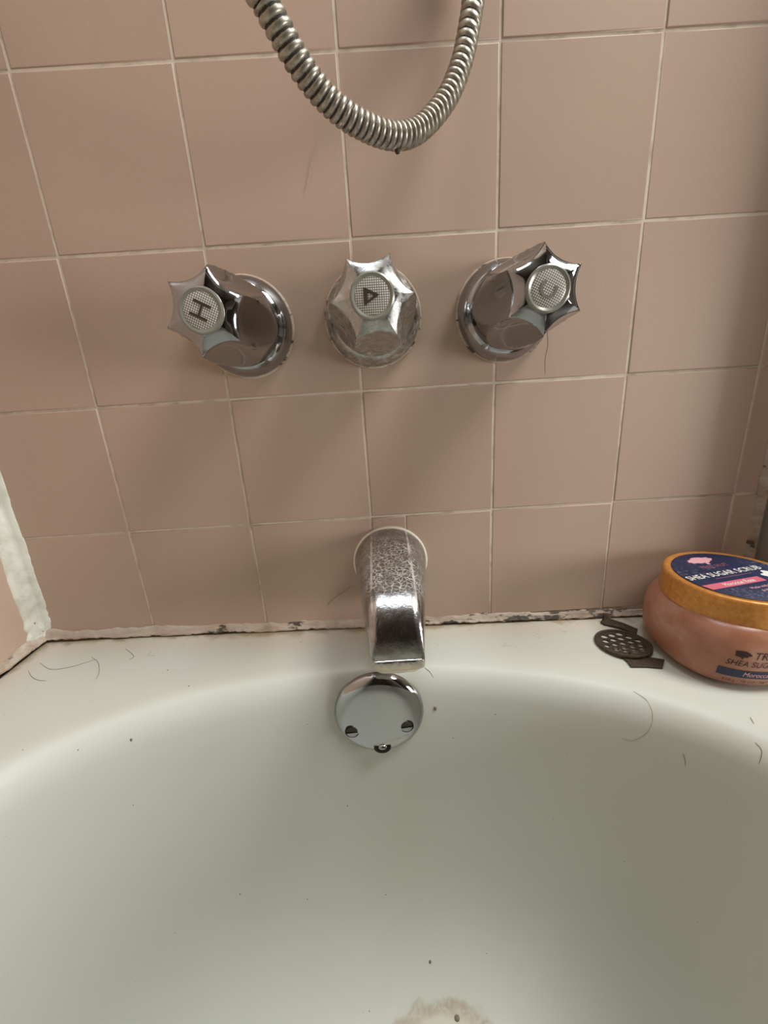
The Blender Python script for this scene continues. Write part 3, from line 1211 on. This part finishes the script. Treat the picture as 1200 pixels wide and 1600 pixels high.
body_text('510 g / 18 OZ | NET WT  18 OZ', 0.0035, 0.0075, 0.0036, M['maroon'], 0.050, 0.1)

# ================================================================== strainer and scraps on the ledge
holes = [circ(0.0030, 14, *q) for q in
         [(0.0078 * (a + b_ * 0.5), 0.0078 * b_ * 0.8660) for a in range(-2, 3) for b_ in range(-2, 3) if abs(a + b_) <= 2]]
me = flat_holes(circ(0.0222, 56), holes, 0.0008)
bm = bmesh.new()
bm.from_mesh(me)
bmesh.ops.remove_doubles(bm, verts=bm.verts, dist=1e-6)
bm.to_mesh(me)
bm.free()
st = empty('drain_strainer')
tag(st, 'small round bronze drain strainer with holes lying on the ledge beside the jar', 'drain strainer')
sc_ = tub_at(973, 1008)
st.location = sc_ + Vector((0, 0, 0.0019))
st.rotation_euler = (math.radians(-4), math.radians(2), math.radians(11))
link('perforated_disc', me, M['rust'], st, False)
rg = []
for r, z in ((0.0222, -0.0010), (0.0228, -0.0002), (0.0226, 0.0012), (0.0214, 0.0015), (0.0204, 0.0010), (0.0203, -0.0008)):
    rg.append([(x, y, z) for x, y in circ(r, 56)])
v, f = loft(rg + [rg[0]], True)
mesh_obj('raised_rim', v, f, M['rust'], st)


def scrap(name, pts, thick, mat, label, cat, bendy=0.0):
    c = sum(pts, Vector()) / len(pts)
    o_ = [p - c for p in pts]
    n = len(o_)
    top = [p + Vector((0, 0, thick)) for p in o_]
    inn = [p * 0.86 + Vector((0, 0, thick * 1.15)) for p in o_]
    v, f = loft([o_, top, inn], True, True, True)
    o = mesh_obj(name, v, f, mat, None, True, 40)
    o.location = c
    return tag(o, label, cat)


scrap('rust_flake', [tub_at(u, v, 0.0002) for u, v in ((962, 1020), (980, 1036), (986, 1044), (1010, 1044), (1035, 1046), (1038, 1033), (1018, 1030), (995, 1024))], 0.0016, M['rust'],
      'jagged brown rust flake lying half under the small bronze strainer', 'rust flake')
strip = [tub_at(u, v, 0.0002) for u, v in ((938, 974), (944, 978), (970, 984), (994, 994), (996, 986), (972, 976), (944, 967))]
scrap('rusty_strip', strip, 0.0022, M['rust'], 'thin rusty metal strip behind the small bronze strainer', 'metal strip')
pb = tub_at(942, 972)
tube('rusty_pin', [pb + Vector((0, 0, z)) for z in (0.0004, 0.004, 0.009)] , 0.0007, M['rust'], 8)
tag(bpy.data.objects['rusty_pin'], 'short rusty pin standing at the wall joint near the strainer', 'pin')


# ================================================================== hairs, thread, specks
def hair(pts, r, mat, name, label, cat, group=None):
    P = catmull(pts, 8)
    o = tube(name, P, r, mat, 5, None, True)
    c = P[0].copy()
    for vv in o.data.vertices:
        vv.co -= c
    o.location = c
    return tag(o, label, cat, group)


H = 'hair_strand'
deck_hairs = [
    ([(143, 1027), (153, 1035), (155, 1050), (150, 1062)], 'curled dark hair on the ledge near the corner of the bathtub'),
    ([(62, 1036), (80, 1046), (112, 1042), (148, 1031)], 'long wavy hair on the ledge along the cracked corner sealant'),
    ([(44, 1048), (50, 1058), (60, 1063), (72, 1064)], 'short hooked hair on the ledge in the bathtub corner'),
    ([(196, 1014), (204, 1020), (209, 1026), (202, 1031)], 'tiny curled hair on the ledge beside the cracked sealant'),
    ([(1067, 1177), (1070, 1186), (1071, 1197)], 'short straight dark hair inside the bathtub below the jar'),
    ([(1180, 1160), (1189, 1170), (1190, 1180), (1186, 1193)], 'bowed dark hair inside the bathtub beside its rim'),
    ([(1172, 1121), (1175, 1126), (1178, 1131)], 'tiny hair on the bathtub rim in front of the jar'),
]
for pts, lab in deck_hairs:
    hair([tub_at(u, v, 0.0002) for u, v in pts], 0.00018, M['hair'], H, lab, 'hair', 'loose hairs on the bathtub')
hair([tub_at(u, v, 0.0002) for u, v in ((990, 1080), (1010, 1094), (1020, 1118), (1012, 1143), (990, 1156), (972, 1152))], 0.0002, M['hair_faint'], H,
     'large looping pale hair inside the bathtub below the strainer', 'hair', 'loose hairs on the bathtub')
hair([wall_at(u, v, y) for u, v, y in ((498, 222, -0.0006), (488, 250, -0.0008), (482, 280, -0.0006), (476, 305, -0.0006))], 0.00016, M['hair_faint'], H,
     'faint long hair stuck to the pink tile below the hose', 'hair')
hair([wall_at(u, v, y) for u, v, y in ((549, 916, -0.002), (535, 926, -0.0015), (520, 936, -0.0008), (512, 946, -0.0005))], 0.00022, M['hair'], H,
     'short dark hair on the pink tile beside the spout', 'hair')
hair([wall_at(u, v, y) for u, v, y in ((855, 516, -0.082), (856, 540, -0.081), (852, 562, -0.080), (852, 585, -0.080))], 0.00042, M['thread'], 'thread',
     'tan thread dangling under the bright C tap handle', 'thread')
hair([tub_at(u, v, 0.0004) for u, v in ((664, 1043), (672, 1049), (678, 1058))], 0.0004, M['gasketw'], 'sealant_sliver',
     'curled sliver of pale sealant on the bathtub rim beside the spout', 'sealant sliver')

sp_pts = [(205, 1156), (122, 1172), (295, 1072), (262, 1047), (543, 1259), (208, 1258), (340, 1258), (274, 1458), (375, 1397), (603, 1398), (672, 1503), (885, 1177), (774, 1116), (708, 1153), (802, 1371),
          (1090, 1441), (760, 1490), (865, 1280), (480, 1405), (36, 1172), (714, 1591), (577, 1580), (568, 1582), (480, 1132), (975, 1346)]
smesh = None
for i, (u, v) in enumerate(sp_pts):
    big = {(714, 1591): 2.6, (672, 1503): 1.6, (205, 1156): 1.3}.get((u, v), random.uniform(0.35, 0.7))
    if smesh is None:
        vv, ff = lathe_z([(0.0, -0.0001), (0.0009, 0.0), (0.0007, 0.0004), (0.0, 0.0006)], 7)
        o = mesh_obj('dirt_speck', vv, ff, M['hair'], None)
        smesh = o.data
    else:
        o = bpy.data.objects.new('dirt_speck', smesh)
        COL.objects.link(o)
    p0 = tub_at(u, v, 0.0)
    nn = (tub_at(u, v, 0.01) - p0).normalized()
    o.location = p0
    q = nn.to_track_quat('Z', 'Y')
    o.rotation_euler = q.to_euler()
    o.scale = (big * random.uniform(0.6, 1.2), big, big)
    tag(o, 'tiny dark dirt speck stuck to the white bathtub', 'dirt speck', 'dirt specks on the bathtub')
# grey crumb by the overflow
o = bpy.data.objects.new('dirt_crumb', smesh)
COL.objects.link(o)
p0 = tub_at(680, 1107)
nn = (tub_at(680, 1107, 0.01) - p0).normalized()
o.location = p0
o.rotation_euler = nn.to_track_quat('Z', 'Y').to_euler()
o.scale = (1.5, 2.6, 2.0)
tag(o, 'grey dirt crumb stuck to the bathtub beside the overflow plate', 'dirt crumb')
